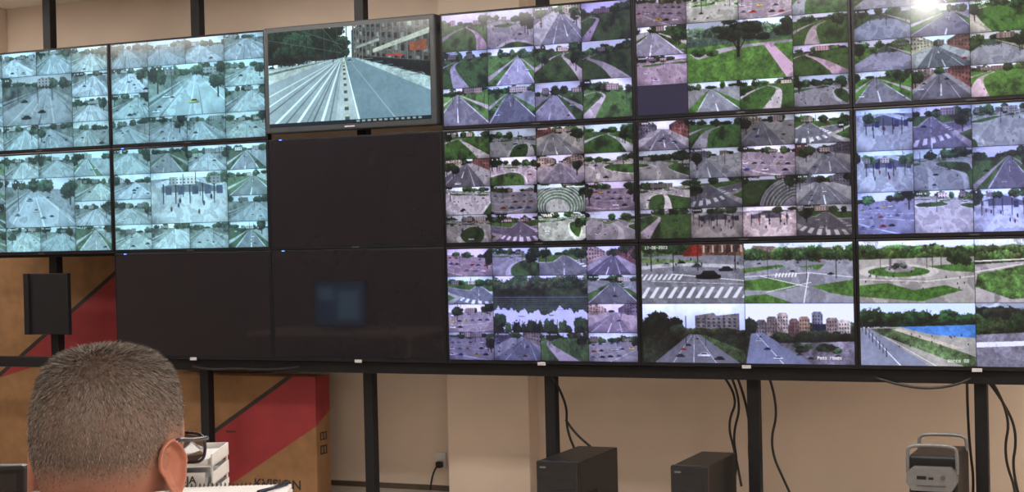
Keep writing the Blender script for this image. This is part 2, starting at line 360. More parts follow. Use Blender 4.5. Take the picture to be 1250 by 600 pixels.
def parktree(w,h,rg):
    I=Img(w,h,rg,(.95,.97,1.))
    I.trees(.14,.5,(.36,.44,.37),.07,.6);I.poly([(0,.42),(1,.34),(1,1),(0,1)],(.42,.56,.29),.45)
    I.poly([(.02,.52),(.5,.42),(1,.38),(1,.42),(.5,.47),(.1,.62)],(.76,.74,.74),.1)
    I.poly([(.72,.40),(.80,.40),(1.02,.82),(1.02,1.1),(.94,1)],(.84,.74,.78),.06);I.shade(.26,.54)
    I.line(.5,.2,.49,.62,.014,(.13,.10,.09));I.line(.49,.5,.4,.2,.006,(.13,.1,.09));I.line(.5,.5,.6,.2,.006,(.13,.1,.09))
    for k in range(28): I.crown(.47+rg.normal(0,.13),.2+rg.normal(0,.08),.07,.06,np.array((.14,.18,.11))*rg.uniform(.6,1.3))
    for k in range(6): I.crown(.95+rg.normal(0,.04),.15+rg.normal(0,.09),.07,.08,np.array((.16,.22,.13)))
    for k in range(5): I.crown(.15+rg.normal(0,.07),.5+rg.normal(0,.02),.06,.06,np.array((.24,.34,.18)))
    return I.out()
def pond(w,h,rg):
    I=Img(w,h,rg,(.93,.93,.98))
    I.treeline(.26,.15,22,(.20,.26,.20));I.treeline(.32,.12,22,(.17,.23,.16));I.fill((I.y>.22)&(I.y<.34),(.22,.28,.18),.6)
    rf=up(rg.rand(1,22).repeat(2,0),2,I.w)[0][None,:];rf2=up(rg.rand(1,60).repeat(2,0),2,I.w)[0][None,:]
    I.fill(I.y>=.34,(.80,.82,.90),.06)
    I.fill((I.y>.34)&(I.y<.50+.18*rf+.06*rf2),(.24,.30,.22),.4)
    I.fill((I.y>.36)&(I.y<.60)&(np.sin(I.y*170)>.9),(.46,.50,.52),.1)
    I.ell(.62,.70,.03,.012,(.5,.55,.5));I.ell(.3,.72,.04,.012,(.6,.62,.62))
    for k in range(30): xx=rg.rand();I.crown(xx,1.02-.05*rg.rand(),.04,.12+.10*rg.rand(),np.array((.17,.23,.14))*rg.uniform(.6,1.3))
    for k in range(5): I.crown(.02+rg.rand()*.08,.8+rg.rand()*.1,.05,.14,np.array((.18,.25,.15)));I.crown(.98-rg.rand()*.08,.82+rg.rand()*.1,.05,.12,np.array((.18,.25,.15)))
    for k in range(24): xx=rg.rand();I.line(xx,.98,xx+rg.uniform(-.02,.02),.76+.12*rg.rand(),.003,(.24,.30,.18))
    return I.out()
def zebra(w,h,rg):
    I=Img(w,h,rg,(.55,.55,.56))
    I.fill(I.y>.2,(.58,.58,.60),.18)
    I.poly([(0,.0),(1,0),(1,.14),(0,.2)],(.36,.43,.31),.9)
    I.poly([(.45,0),(1,0),(1,.2),(.45,.18)],(.55,.42,.36),.7);I.poly([(.42,.02),(.60,.02),(.60,.2),(.42,.2)],(.56,.21,.17),.5)
    for k in range(9): I.line(.62+.045*k,.02,.62+.045*k,.14,.008,(.2,.2,.22) if k%2 else (.75,.7,.62))
    for k in range(7): I.crown(rg.uniform(0,.42),.06+rg.uniform(-.04,.04),.06,.07,np.array((.2,.29,.17)))
    I.poly([(0,.22),(.6,.28),(.5,.36),(0,.3)],(.50,.58,.40),.5);I.poly([(.0,.36),(.35,.3),(1,.36),(1,.42),(.4,.36),(0,.42)],(.78,.78,.78),.1)
    I.shade(.2,.56)
    for k in range(13):
        xx=-.06+k*.09;I.poly([(xx+.03,.72),(xx+.062,.72),(xx-.002,.91),(xx-.045,.91)],(.88,.88,.89))
    for k in range(9): I.poly([(.0+k*.05,.5),(.02+k*.05,.5),(-.02+k*.05,.6),(-.045+k*.05,.6)],(.88,.88,.88))
    I.line(.3,.5,1,.62,.007,(.88,.88,.88));I.line(.1,.62,1,.68,.004,(.84,.84,.84))
    for xx in(.1,.32,.56,.92): I.line(xx,.0,xx,.45,.006,(.25,.25,.25))
    I.car(.66,.52,.12,(.07,.07,.08));I.car(.83,.42,.07,(.13,.14,.2));I.car(.55,.36,.05,(.25,.28,.35));I.car(.25,.33,.05,(.7,.7,.72));I.car(.4,.3,.04,(.12,.12,.14))
    for k in range(10): I.ell(rg.uniform(.05,.95),rg.uniform(.25,.36),.006,.03,(.15,.13,.17))
    return I.out()
def junction(w,h,rg):
    I=Img(w,h,rg,(.90,.93,.98))
    I.fill(I.y>.22,(.66,.66,.69),.14)
    I.poly([(.08,.04),(.3,.06),(.3,.2),(.08,.2)],(.70,.62,.58),.5);I.poly([(.7,.08),(.92,.08),(.92,.22),(.7,.2)],(.76,.74,.74),.4);I.poly([(.40,.08),(.62,.08),(.62,.2),(.4,.2)],(.62,.58,.56),.4)
    I.treeline(.25,.10,22,(.22,.30,.20))
    g=(.40,.54,.29)
    I.poly([(0,.62),(.25,.58),(.52,.72),(.3,.80),(0,.78)],g,.4);I.poly([(.0,.88),(.2,.85),(.45,1),(0,1)],g,.4)
    I.poly([(.62,.72),(1,.62),(1,.9),(.8,.84)],g,.4);I.poly([(.5,.4),(.75,.36),(.7,.45)],g,.4)
    I.poly([(0,.42),(.35,.36),(.38,.4),(0,.5)],g,.4);I.shade(.18,.56)
    for l in((0,.56,.6,.5),(.2,.82,.62,.66),(.55,1,.6,.5),(.6,.5,1,.58),(.15,.55,.6,.74)): I.line(*l,.005,(.93,.93,.95))
    for k in range(7): I.poly([(.30+k*.03,.50),(.315+k*.03,.50),(.30+k*.03,.57),(.285+k*.03,.57)],(.94,.94,.94))
    for c in((.45,.47,.025,(.2,.2,.25)),(.62,.42,.02,(.8,.8,.8)),(.3,.42,.02,(.75,.75,.78)),(.8,.52,.03,(.15,.15,.2)),(.14,.34,.02,(.2,.2,.2)),(.5,.33,.018,(.2,.2,.24)),(.88,.34,.02,(.8,.8,.82)),(.7,.32,.018,(.6,.15,.12))): I.car(*c)
    for xx in(.22,.58,.85): I.line(xx,.1,xx,.6,.004,(.25,.25,.28))
    return I.out()
def avenue(w,h,rg):
    I=Img(w,h,rg,(.80,.83,.94));I.c+=(.13*(1-I.y*2))[...,None]+.12*(I.n[...,None]-.5)
    I.poly([(.52,.2),(.70,.15),(.73,.2),(.95,.16),(.95,.5),(.52,.5)],(.50,.48,.50),.4)
    for k in range(8):
        for j in range(4): I.poly([(.54+k*.05,.24+j*.06),(.565+k*.05,.24+j*.06),(.565+k*.05,.27+j*.06),(.54+k*.05,.27+j*.06)],(.25,.25,.3))
    I.trees(.44,1,(.15,.18,.15),.05,.9)
    for k in range(16): I.crown(rg.uniform(-.02,.42),rg.uniform(.3,.5),.07,.1,np.array((.12,.15,.12))*rg.uniform(.6,1.4))
    I.crown(.15,.25,.1,.13,(.11,.14,.11));I.crown(.08,.35,.1,.13,(.11,.14,.11))
    I.poly([(.46,.52),(.56,.52),(.95,1),(.12,1)],(.48,.48,.53),.14);I.poly([(.56,.52),(.6,.52),(1,.8),(1,1),(.95,1)],(.3,.36,.26),.6)
    I.line(.51,.52,.5,1,.001,(.82,.82,.88),.004);I.line(.49,.52,.3,1,.001,(.82,.82,.88),.0035);I.line(.53,.52,.72,1,.001,(.82,.82,.88),.0035)
    for c in((.60,.86,.06,(.8,.8,.85)),(.45,.70,.03,(.15,.15,.2)),(.58,.7,.028,(.6,.6,.65)),(.37,.88,.045,(.2,.22,.3)),(.48,.6,.018,(.8,.8,.8)),(.54,.59,.016,(.2,.2,.2)),(.75,.92,.05,(.15,.16,.2)),(.40,.77,.03,(.7,.2,.15))): I.car(*c)
    for xx in(.43,.62,.8): I.line(xx,.2,xx,.7,.003,(.2,.2,.24))
    return I.out()
def city(w,h,rg):
    I=Img(w,h,rg,(.92,.93,.99))
    I.trees(.36,1,(.20,.23,.22),.05,.9)
    for(x0,x1,yt,cl)in((.10,.2,.3,(.5,.47,.5)),(.2,.3,.24,(.6,.55,.55)),(.3,.40,.18,(.66,.62,.62)),(.41,.5,.28,(.45,.36,.36)),(.5,.6,.24,(.58,.5,.46)),(.62,.72,.16,(.55,.55,.62)),(.75,.86,.26,(.55,.5,.5)),(.86,.97,.3,(.66,.63,.62))):
        I.poly([(x0,yt),(x0+.02,yt-.03),(x1-.02,yt-.03),(x1,yt+.02),(x1,.55),(x0,.55)],cl,.5)
        for k in range(4):
            for j in range(4): I.poly([(x0+.01+k*.024,yt+.03+j*.06),(x0+.02+k*.024,yt+.03+j*.06),(x0+.02+k*.024,yt+.06+j*.06),(x0+.01+k*.024,yt+.06+j*.06)],(.22,.22,.28))
    I.poly([(.62,.34),(.74,.34),(.74,.6),(.62,.6)],(.15,.17,.32),.5)
    for k in range(22): I.crown(rg.uniform(.25,1),.57+rg.uniform(-.06,.06),.06,.07,np.array((.14,.18,.14))*rg.uniform(.6,1.4))
    I.poly([(.05,.5),(.16,.48),(.62,1),(.0,1)],(.52,.54,.64),.12);I.poly([(.3,.66),(1,.62),(1,1),(.62,1)],(.54,.52,.58),.4)
    for k in range(12): I.crown(rg.uniform(.45,1),.72+rg.uniform(-.06,.06),.05,.05,np.array((.2,.26,.2))*rg.uniform(.6,1.4))
    for k in range(8): I.crown(rg.uniform(.0,.07),.4+rg.uniform(-.1,.1),.04,.08,np.array((.16,.2,.18)))
    I.line(.1,.5,.35,1,.002,(.86,.86,.92),.005)
    for c in((.12,.62,.025,(.8,.8,.85)),(.2,.75,.035,(.2,.25,.45)),(.3,.9,.045,(.75,.75,.8)),(.5,.84,.03,(.3,.3,.35)),(.14,.55,.015,(.2,.2,.25)),(.7,.88,.03,(.8,.8,.8)),(.85,.86,.03,(.25,.2,.2)),(.6,.9,.03,(.15,.15,.2)),(.93,.8,.025,(.7,.7,.75))): I.car(*c)
    return I.out()
def plazabig(w,h,rg):
    I=Img(w,h,rg,(.93,.95,.99));I.trees(.12,.35,(.24,.32,.23),.06,.9);I.treeline(.32,.11,18,(.22,.3,.18))
    I.poly([(0,.3),(1,.27),(1,1),(0,1)],(.74,.72,.69),.14)
    I.ell(.35,.50,.35,.12,(.84,.82,.79),.08);I.ell(.35,.50,.27,.085,(.38,.52,.28),.45);I.ell(.36,.46,.13,.05,(.68,.66,.65),.3)
    for k in range(6): I.crown(.36+rg.uniform(-.05,.05),.41+rg.uniform(-.03,.02),.03,.04,np.array((.42,.45,.42)))
    I.poly([(0,.72),(.25,.68),(.48,.80),(.75,.72),(.9,.8),(.55,.98),(0,.9)],(.37,.51,.26),.45)
    I.poly([(.6,.42),(1,.36),(1,.52),(.8,.5)],(.39,.54,.29),.45)
    for k in range(9): I.crown(rg.uniform(.8,1),rg.uniform(.18,.34),.05,.08,np.array((.19,.27,.16)))
    I.shade(.2,.56)
    I.line(.0,.62,.6,.66,.006,(.90,.88,.86));I.line(.6,.66,1,.58,.006,(.90,.88,.86))
    for k in range(18): I.ell(rg.uniform(.05,.95),rg.uniform(.38,.8),.005,.02,(.12,.12,.15))
    for k in range(6): xx=rg.uniform(.05,.95);I.line(xx,.25,xx,.45,.003,(.25,.25,.25))
    return I.out()
def hedge(w,h,rg):
    I=Img(w,h,rg,(.90,.93,.96));I.trees(.14,.5,(.28,.37,.25),.05,.9);I.treeline(.36,.12,16,(.24,.33,.2))
    I.poly([(0,.4),(1,.3),(1,1),(0,1)],(.76,.74,.73),.12);I.poly([(.02,.55),(.4,.42),(1,.4),(1,.85),(.3,.95),(.0,.75)],(.40,.53,.30),.8)
    I.shade(.25,.52);I.line(0,.35,.8,.3,.01,(.92,.9,.87));I.line(.0,.52,.4,.4,.008,(.9,.88,.86));return I.out()
def beach(w,h,rg):
    I=Img(w,h,rg,(.86,.91,.99));I.treeline(.33,.13,24,(.17,.25,.19));I.treeline(.35,.10,24,(.14,.21,.15));I.fill((I.y>.30)&(I.y<.38),(.16,.22,.17),.8)
    I.poly([(.35,.38),(1,.34),(1,.55),(.62,.5)],(.40,.60,.82),.2)
    I.poly([(0,.4),(.35,.38),(.62,.5),(1,.55),(1,1),(0,1)],(.70,.69,.66),.16);I.poly([(.05,.42),(.3,.4),(1,.85),(1,1),(.9,1)],(.42,.50,.36),.6)
    I.poly([(.28,.42),(.36,.41),(.9,.72),(.8,.72)],(.80,.77,.72),.15)
    I.poly([(0,.42),(.1,.42),(.6,1),(0,1)],(.60,.62,.68),.10);I.line(.05,.42,.35,1,.002,(.93,.93,.97),.006);I.line(.12,.44,.66,1,.001,(.93,.93,.97),.0045)
    for k in range(8): I.line(.02+.03*k,.45+.06*k,.02+.03*k,.3+.06*k,.003,(.25,.25,.3))
    for k in range(16): I.ell(rg.uniform(.3,.95),rg.uniform(.48,.7),.005,.016,(.2,.16,.2))
    return I.out()
def bridge(w,h,rg):
    I=Img(w,h,rg,(.84,.87,.94));I.trees(.1,.7,(.16,.20,.18),.05,.9);I.treeline(.45,.15,20,(.15,.2,.14))
    I.poly([(0,.5),(1,.4),(1,1),(0,1)],(.60,.59,.64),.3);I.poly([(0,.62),(1,.55),(1,.62),(0,.7)],(.92,.92,.96));I.shade(.2,.52);return I.out()
RW,RH=352,200
def compose(layout,tint):
    img=np.full((RH,RW,3),.03)
    for(x0,y0,x1,y1,fn)in layout:
        a,b,c,d=int(round(x0*RW)),int(round(y0*RH)),int(round(x1*RW)),int(round(y1*RH))
        if fn is None:
            img[b:d-1,a:c-1]=(.26,.25,.30);continue
        img[b:d-1,a:c-1]=fn(c-a-1,d-b-1)
    mul,lift,gam,sat=tint
    img=np.clip(img,0,1)**gam;g=img.mean(2,keepdims=True);img=g+(img-g)*sat
    return np.clip(np.array(lift)+img*np.array(mul),0,1)
def T(kind,seed,fish=0.): return lambda w,h:scene_tile(w,h,np.random.RandomState(seed),kind,fish)
def gridlay(nc,nr,kinds,seed,fish=0.,merge=None,special=None):
    L=[];rg=np.random.RandomState(seed);k=0;last=None
    for j in range(nr):
        for i in range(nc):
            if merge and i in(1,2) and j in(1,2): 
                if i==1 and j==1: L.append((1/nc,1/nr,3/nc,3/nr,merge))
                continue
            key=(i,j)
            if special and key in special: L.append((i/nc,j/nr,(i+1)/nc,(j+1)/nr,special[key]));continue
            kk=kinds[rg.randint(len(kinds))]
            if kk==last: kk=kinds[rg.randint(len(kinds))]
            last=kk
            L.append((i/nc,j/nr,(i+1)/nc,(j+1)/nr,T(kk,seed*100+k,fish*rg.uniform(.5,1.2))));k+=1
    return L
TEAL=((.63,.78,.83),(.07,.12,.145),1.1,.5)
VIO=((.80,.80,.95),(.04,.03,.09),1.35,1.)
VIO2=((.86,.87,.94),(.03,.025,.05),1.4,1.1)
DUSK=((.85,.84,.90),(.02,.015,.04),1.5,.95)
BLUV=((.76,.80,.98),(.03,.035,.11),1.3,1.)
NEU=((.88,.89,.95),(.015,.015,.03),1.4,1.05)
def stamp(img,pts):
    for(x,y,s)in pts: text(img,s,int(x*RW),int(y*RH))
    return img
R_=np.random.RandomState
feeds={}
feeds[(0,0)]=compose(gridlay(4,4,['tealroad'],11,.6,T('tealroad',901,.3)),TEAL)
feeds[(1,0)]=compose(gridlay(4,4,['tealroad'],12,.6,T('tealroad',903,.3)),TEAL)
feeds[(0,1)]=compose(gridlay(4,4,['tealroad','tealroad','road'],13,.6,T('tealroad',905,.3)),TEAL)
feeds[(1,1)]=compose(gridlay(4,4,['tealroad','tealroad','road'],14,.6,T('hall',907,.3)),TEAL)
feeds[(2,0)]=compose([(0,0,1,1,lambda w,h:tram(w,h,R_(5)))],((.82,.91,.93),(.02,.04,.05),1.1,.95))
feeds[(3,0)]=compose(gridlay(4,3,['plaza','park','road','street','park'],21,.3,None,{(0,2):T('road',3101,.2),(1,2):T('road',3102,.2),(2,2):T('road',3103,.2),(3,2):T('park',3104,.2),(3,1):T('park',3105)}),VIO)
feeds[(4,0)]=compose(gridlay(4,4,['park','road','park','plaza','parking'],22,.3,lambda w,h:parktree(w,h,R_(8)),{(0,3):None}),VIO2)
feeds[(5,0)]=compose(gridlay(4,4,['park','road','plaza','river','street'],23,.2),VIO2)
feeds[(3,1)]=compose(gridlay(4,4,['crossing','plaza','park','street','plaza','road','parking'],24,.9,None,{(2,2):T('stand',2451,.6)}),DUSK)
feeds[(4,1)]=compose(gridlay(4,4,['crossing','plaza','road','parking','street','park'],25,.8,None,{(2,2):T('stand',2551,.4),(2,3):T('hall',2553,.5),(1,3):T('hall',2556,.5)}),DUSK)
feeds[(5,1)]=compose(gridlay(4,3,['crossing','street','parking','plaza','road','hall'],26,.3),BLUV)
feeds[(3,2)]=compose(gridlay(4,4,['plaza','crossing','street','parking','road','park'],27,.5,lambda w,h:pond(w,h,R_(9))),VIO)
feeds[(4,2)]=stamp(compose([(0,0,.5,.5,lambda w,h:zebra(w,h,R_(1))),(.5,0,1,.5,lambda w,h:junction(w,h,R_(2))),(0,.5,.5,1,lambda w,h:avenue(w,h,R_(3))),(.5,.5,1,1,lambda w,h:city(w,h,R_(4)))],NEU),[(.02,.01,'17-08-2023'),(.83,.93,'Pany rynek')])
feeds[(5,2)]=stamp(compose([(0,0,.5,.5,lambda w,h:plazabig(w,h,R_(1))),(.5,0,1,.5,lambda w,h:hedge(w,h,R_(2))),(0,.5,.5,1,lambda w,h:beach(w,h,R_(3))),(.5,.5,1,1,lambda w,h:bridge(w,h,R_(4)))],NEU),[(.02,.01,'17-08-2023 11:46:23'),(.52,.01,'17-08-2023 11:46:22'),(.38,.94,'Warca 00')])
def lin(c): c=np.clip(c,0,1);return np.where(c<=.04045,c/12.92,((c+.055)/1.055)**2.4)
def display(name,img,x0,x1,y,z0,z1,parent,mat_):
    h,w,_=img.shape
    xs=np.linspace(x0,x1,w);zs=np.linspace(z1,z0,h)
    Xg,Zg=np.meshgrid(xs,zs);co_=np.stack([Xg,np.full_like(Xg,y),Zg],-1).reshape(-1,3)
    idx=np.arange(h*w).reshape(h,w)
    fc=np.stack([idx[:-1,:-1],idx[1:,:-1],idx[1:,1:],idx[:-1,1:]],-1).reshape(-1,4)
    me=bpy.data.meshes.new(name);me.vertices.add(h*w);me.vertices.foreach_set('co',co_.ravel().astype(np.float32))
    n=len(fc);me.loops.add(n*4);me.loops.foreach_set('vertex_index',fc.ravel().astype(np.int32))
    me.polygons.add(n);me.polygons.foreach_set('loop_start',(np.arange(n)*4).astype(np.int32))
    try: me.polygons.foreach_set('loop_total',np.full(n,4,np.int32))
    except Exception: pass
    me.update(calc_edges=True)
    at=me.color_attributes.new('Col','FLOAT_COLOR','POINT')
    cc=np.ones((h*w,4),np.float32);cc[:,:3]=lin(img).reshape(-1,3);at.data.foreach_set('color',cc.ravel())
    return obj(name,me,parent,[mat_])
W,H=1.056,.6
for ci in range(6):
    for ri in range(3):
        if ci==0 and ri==2: continue
        x0=(ci-1)*W;z1=.8+(3-ri)*H;z0=z1-H;g=.0015
        e=empty('wall_monitor')
        if (ci,ri)==(2,0):
            mb=MB();mb.box(x0+.006,x0+W-.012,-.035,.05,z0+.03,z1+.0,0,.008)
            mb.box(x0+.2,x0+W-.2,.05,.07,z0+.1,z1-.1,0)
            mb.make('housing',[M_greybez],e)
            display('display',feeds[(2,0)],x0+.034,x0+W-.042,-.0365,z0+.062,z1-.028,e,M_disp)
            MB().box(x0+.50,x0+.56,-.038,-.036,z0+.043,z0+.05,0).make('logo',[M_logo],e)
        else:
            mb=MB();mb.box(x0+g,x0+W-g,-.004,.035,z0+g,z1-g,0,.003)
            mb.box(x0+.1,x0+W-.1,.034,.065,z0+.08,z1-.06,0,.01)
            mb.make('housing',[M_bez],e)
            a=(x0+.014,x0+W-.014,-.0052,z0+.019,z1-.013)
            if (ci,ri) in feeds: display('display',feeds[(ci,ri)],a[0],a[1],a[2],a[3],a[4],e,M_disp)
            else: MB().box(a[0],a[1],-.0052,-.003,a[3],a[4]).make('panel',[M_off],e)
            xm=x0+W/2
            MB().box(xm-.022,xm+.022,-.006,-.003,z0-.004 if ri==2 else z0+.004,z0+.012,0,.001).make('logo',[M_logo if ri==2 else M_greybez],e)
            if ci in(0,1,2) and ri>=1: MB().box(x0+.07,x0+.086,-.006,-.003,z1-.007,z1-.003).make('led',[M_led],e)
        MB().box(x0+W/2-.13,x0+W/2+.13,.055,.0885,z0+.15,z0+.42,0).make('mount',[M_frame],e)
mb=MB()
for xc in [-.528+W*k for k in range(-1,6)]:
    mb.box(xc-.028,xc+.028,.09,.146,0,ZC,0,.002)
mb.box(-2.2,5.35,.03,.089,.738,.798,0,.003)
mb.box(-2.2,5.3,.066,.089,1.96,2.0);mb.box(-2.2,5.3,.066,.089,1.385,1.415);mb.box(-2.2,5.3,.066,.089,2.52,2.56)
mb.make('video_wall_frame',[M_frame])
mb=MB();mb.box(-.70,-.37,.045,.06,.93,1.29,0,.004);mb.box(-.70,-.665,.03,.05,.93,1.29);mb.box(-.405,-.37,.03,.05,.93,1.29)
mb.box(-.6,-.47,.06,.09,1.,1.22);mb.make('monitor_wall_mount',[M_frame])
def cables(name,lst):
    e=empty(name)
    for i,p in enumerate(lst): tube('cable_%d'%(i+1),p,.0062,M_cable,e)
cables('hanging_cable',[[(3.60,.05,.76),(3.62,.18,.62),(3.56,.2,.45),(3.58,.22,.3),(3.50,.3,.1),(3.48,.3,.01)],[(3.78,.05,.78),(3.80,.2,.6),(3.74,.2,.4),(3.83,.2,.2),(3.9,.25,.01)],[(3.63,.05,.76),(3.66,.2,.55),(3.63,.2,.3),(3.70,.2,.01)],[(3.56,.05,.76),(3.60,.2,.64),(3.52,.25,.5),(3.56,.25,.35),(3.60,.2,.2)]])
cables('hanging_cable.001',[[(4.78,.03,.77),(4.84,.15,.66),(4.90,.2,.5),(4.86,.2,.3),(4.95,.25,.01)],[(4.30,.02,.76),(4.40,.0,.73),(4.55,.0,.715),(4.68,.0,.74),(4.72,.02,.765)],[(4.70,.05,.77),(4.68,.18,.5),(4.71,.2,.2),(4.66,.2,.01)],[(4.80,.03,.77),(4.88,.15,.6),(4.83,.2,.4),(4.90,.2,.2),(4.86,.25,.01)]])
cables('hanging_cable.002',[[(2.66,.05,.76),(2.70,.18,.6),(2.68,.2,.45),(2.75,.2,.3),(2.8,.2,.01)],[(2.70,.05,.77),(2.78,.05,.75),(2.86,.05,.77)],[(2.68,.2,.5),(2.72,.2,.44),(2.82,.2,.36),(2.9,.2,.3)]])
cables('hanging_cable.003',[[(.50,.03,.76),(.62,.02,.74),(.8,.02,.755),(1.0,.02,.745),(1.2,.03,.765)]])
e=empty('wall_outlet');MB().box(1.645,1.715,.738,.75,.13,.22,0,.004).make('plate',[M_white],e)
MB().box(1.665,1.70,.70,.738,.135,.17,0,.006).make('plug',[M_cable],e)
tube('cord',[(1.682,.70,.15),(1.68,.67,.14),(1.66,.66,.08),(1.64,.68,.015)],.005,M_cable,e)
def tv_box(name,x0,x1,y0,y1,z1):
    e=empty(name);MB().box(x0,x1,y0,y1,0,z1,0,.004).make('carton',[M_card],e);return e
e=tv_box('television_carton',.18,1.158,.25,.40,.69)
yy=.2488
MB().poly([(.18,yy,.17),(1.01,yy,.69),(1.158,yy,.69),(1.158,yy,.414),(.475,yy,.0),(.18,yy,.0)][::-1]).poly([(1.1592,.25,.414),(1.1592,.40,.49),(1.1592,.40,.69),(1.1592,.25,.69)]).make('red_stripe',[M_red],e)
MB().poly([(.18,yy-.0006,.165),(1.02,yy-.0006,.69),(.975,yy-.0006,.69),(.18,yy-.0006,.192)]).make('black_stripe',[M_ink],e)
mb=MB()
for k,(z,h) in enumerate(((.33,.045),(.25,.05))):
    mb.box(1.1585,1.1598,.29,.36,z,z+h*.15);mb.box(1.1585,1.1598,.29,.36,z+h*.85,z+h);mb.box(1.1585,1.1598,.29,.30,z,z+h);mb.box(1.1585,1.1598,.35,.36,z,z+h);mb.box(1.1585,1.1598,.32,.33,z,z+h)
mb.make('handling_marks',[M_ink],e)
def label(body,size,loc,rot,m,parent,name='lettering',sx=1.):
    cu=bpy.data.curves.new(name,'FONT');cu.body=body;cu.size=size;cu.extrude=.0004;cu.offset=size*.018
    o=bpy.data.objects.new(name,cu);sc.collection.objects.link(o);dg=bpy.context.evaluated_depsgraph_get()
    me=bpy.data.meshes.new_from_object(o.evaluated_get(dg));bpy.data.objects.remove(o)
    me.materials.clear();ob=obj(name,me,parent,[m]);ob.matrix_local=Matrix.Translation(loc)@rot@Matrix.Diagonal((sx,1,1,1));return ob
RX=Matrix.Rotation(math.pi/2,4,'X')
label('KVISION',.075,(.74,.2475,.055),RX,M_ink,e,sx=1.1)
label('www',.03,(.56,.2475,.36),RX,M_ink,e,'small_print')
e=tv_box('television_carton.001',-1.9,.5,.42,.60,1.5);yy=.4188
MB().poly([(-1.255,yy,.63),(.0,yy,1.49),(.5,yy,1.49),(.5,yy,1.09)][::-1]).make('red_stripe',[M_red],e)
MB().poly([(-1.9,yy-.0006,.19),(-.0,yy-.0006,1.49),(-.045,yy-.0006,1.49),(-1.9,yy-.0006,.22)]).make('black_stripe',[M_ink],e)
def tower(name,x0,x1,y0,y1,h):
    e=empty(name);mb=MB();mb.box(x0,x1,y0+.03,y1,.015,h,0,.004)
    mb.box(x0-.002,x1+.002,y0,y0+.032,.012,h+.003,1,.008)
    w=x1-x0
    for k in range(2): mb.box(x0+.02,x1-.02,y0-.004,y0+.005,h-.075-k*.05,h-.04-k*.05,1,.002)
    for k in range(9): mb.box(x0+.025,x1-.025,y0-.003,y0+.004,.05+k*.017,.058+k*.017,0)
    mb.cyl((x0+w*.5,y0-.006,h-.165),(x0+w*.5,y0+.005,h-.165),.011,2)
    for k in range(3): mb.box(x0+.03+k*.03,x0+.045+k*.03,y0-.004,y0+.004,h-.20,h-.193,2)
    for k in range(5): mb.box(x1-.001,x1+.002,y0+.12+k*.03,y0+.135+k*.03,h*.35,h*.6,0)
    mb.box(x0+.02,x0+.05,y0-.0045,y0-.003,h-.03,h-.022,2)
    for sx in(x0+.02,x1-.02):
        for sy in(y0+.05,y1-.05): mb.cyl((sx,sy,0),(sx,sy,.018),.013,0)
    mb.make('case',[M_case,M_case2,M_silver],e);return e
tower('computer_tower',2.79,3.0,-.45,.09,.385)
tower('computer_tower.001',3.455,3.625,-.45,.03,.39)
e=empty('computer_tower.002');mb=MB();x0,x1,y0,y1=4.49,4.70,-.32,.06
mb.box(x0,x1,y0+.04,y1,.015,.455,0,.012)
mb.box(x0+.01,x1-.01,y0,y0+.045,.02,.30,0,.02)
pz=[(-.105,.345),(-.085,.31),(.085,.31),(.105,.345),(.105,.385),(.08,.41),(-.08,.41),(-.105,.385)]
xc=(x0+x1)/2;bmv=mb.bm
fr=[bmv.verts.new((xc+a,y0-.02,z)) for a,z in pz];bk=[bmv.verts.new((xc+a,y0+.05,z)) for a,z in pz]
fc=bmv.faces.new(fr);fc.material_index=1
for i in range(8):
    q=bmv.faces.new((fr[i],bk[i],bk[(i+1)%8],fr[(i+1)%8]));q.material_index=1
mb.box(xc-.06,xc-.02,y0-.023,y0-.018,.36,.375,0);mb.box(xc-.01,xc+.01,y0-.023,y0-.018,.36,.37,0)
mb.cyl((xc+.05,y0-.026,.37),(xc+.05,y0-.015,.37),.010,2);mb.box(xc-.06,xc+.06,y0-.022,y0-.018,.33,.335,2)
for k in range(8): mb.box(x0+.03,x1-.03,y0-.003,y0+.01,.06+k*.025,.07+k*.025,2)
mb.make('case',[M_case,M_silver,M_dgrey],e)
def arch(nm,yy,z0,zt): tube(nm,[(x0,yy,z0),(x0,yy,zt-.03),(x0+.005,yy,zt-.01),(x0+.03,yy,zt),(xc,yy,zt+.002),(x1-.03,yy,zt),(x1-.005,yy,zt-.01),(x1,yy,zt-.03),(x1,yy,z0)],.008,M_silver,e)
arch('handle_1',y0+.02,.38,.500);arch('handle_2',y1-.06,.44,.510)
# ---------------------------------------------------------------- desks (turned towards the wall) and things on them
DF=Vector((-.409,.9125,0));DR=Vector((.9125,.409,0))
def dframe(right,fwd,z=0.,extra=0.):
    p=Vector((C.x,C.y,0))+DR*right+DF*fwd
    return Matrix.Translation((p.x,p.y,z))@Matrix.Rotation(math.atan2(.409,.9125)+math.radians(extra),4,'Z')
def desk(name,right,fwd,w,d):
    e=empty(name);mb=MB();mb.box(-w,0,-d,0,.722,.75,0,.004)
    for xx in(-w+.05,-.05):
        for yy in(-d+.06,-.06): mb.box(xx-.02,xx+.02,yy-.02,yy+.02,0,.722,0,.003)
    mb.box(-w+.05,-.05,-.075,-.06,.35,.722);mb.box(-.42,-.06,-d+.08,-.08,.60,.722,0,.003)
    o=mb.make('top_and_legs',[M_desk],e);o.matrix_local=dframe(right,fwd)
desk('desk',.45,2.78,1.9,.86)
desk('desk.001',-.685,4.45,1.8,.8)
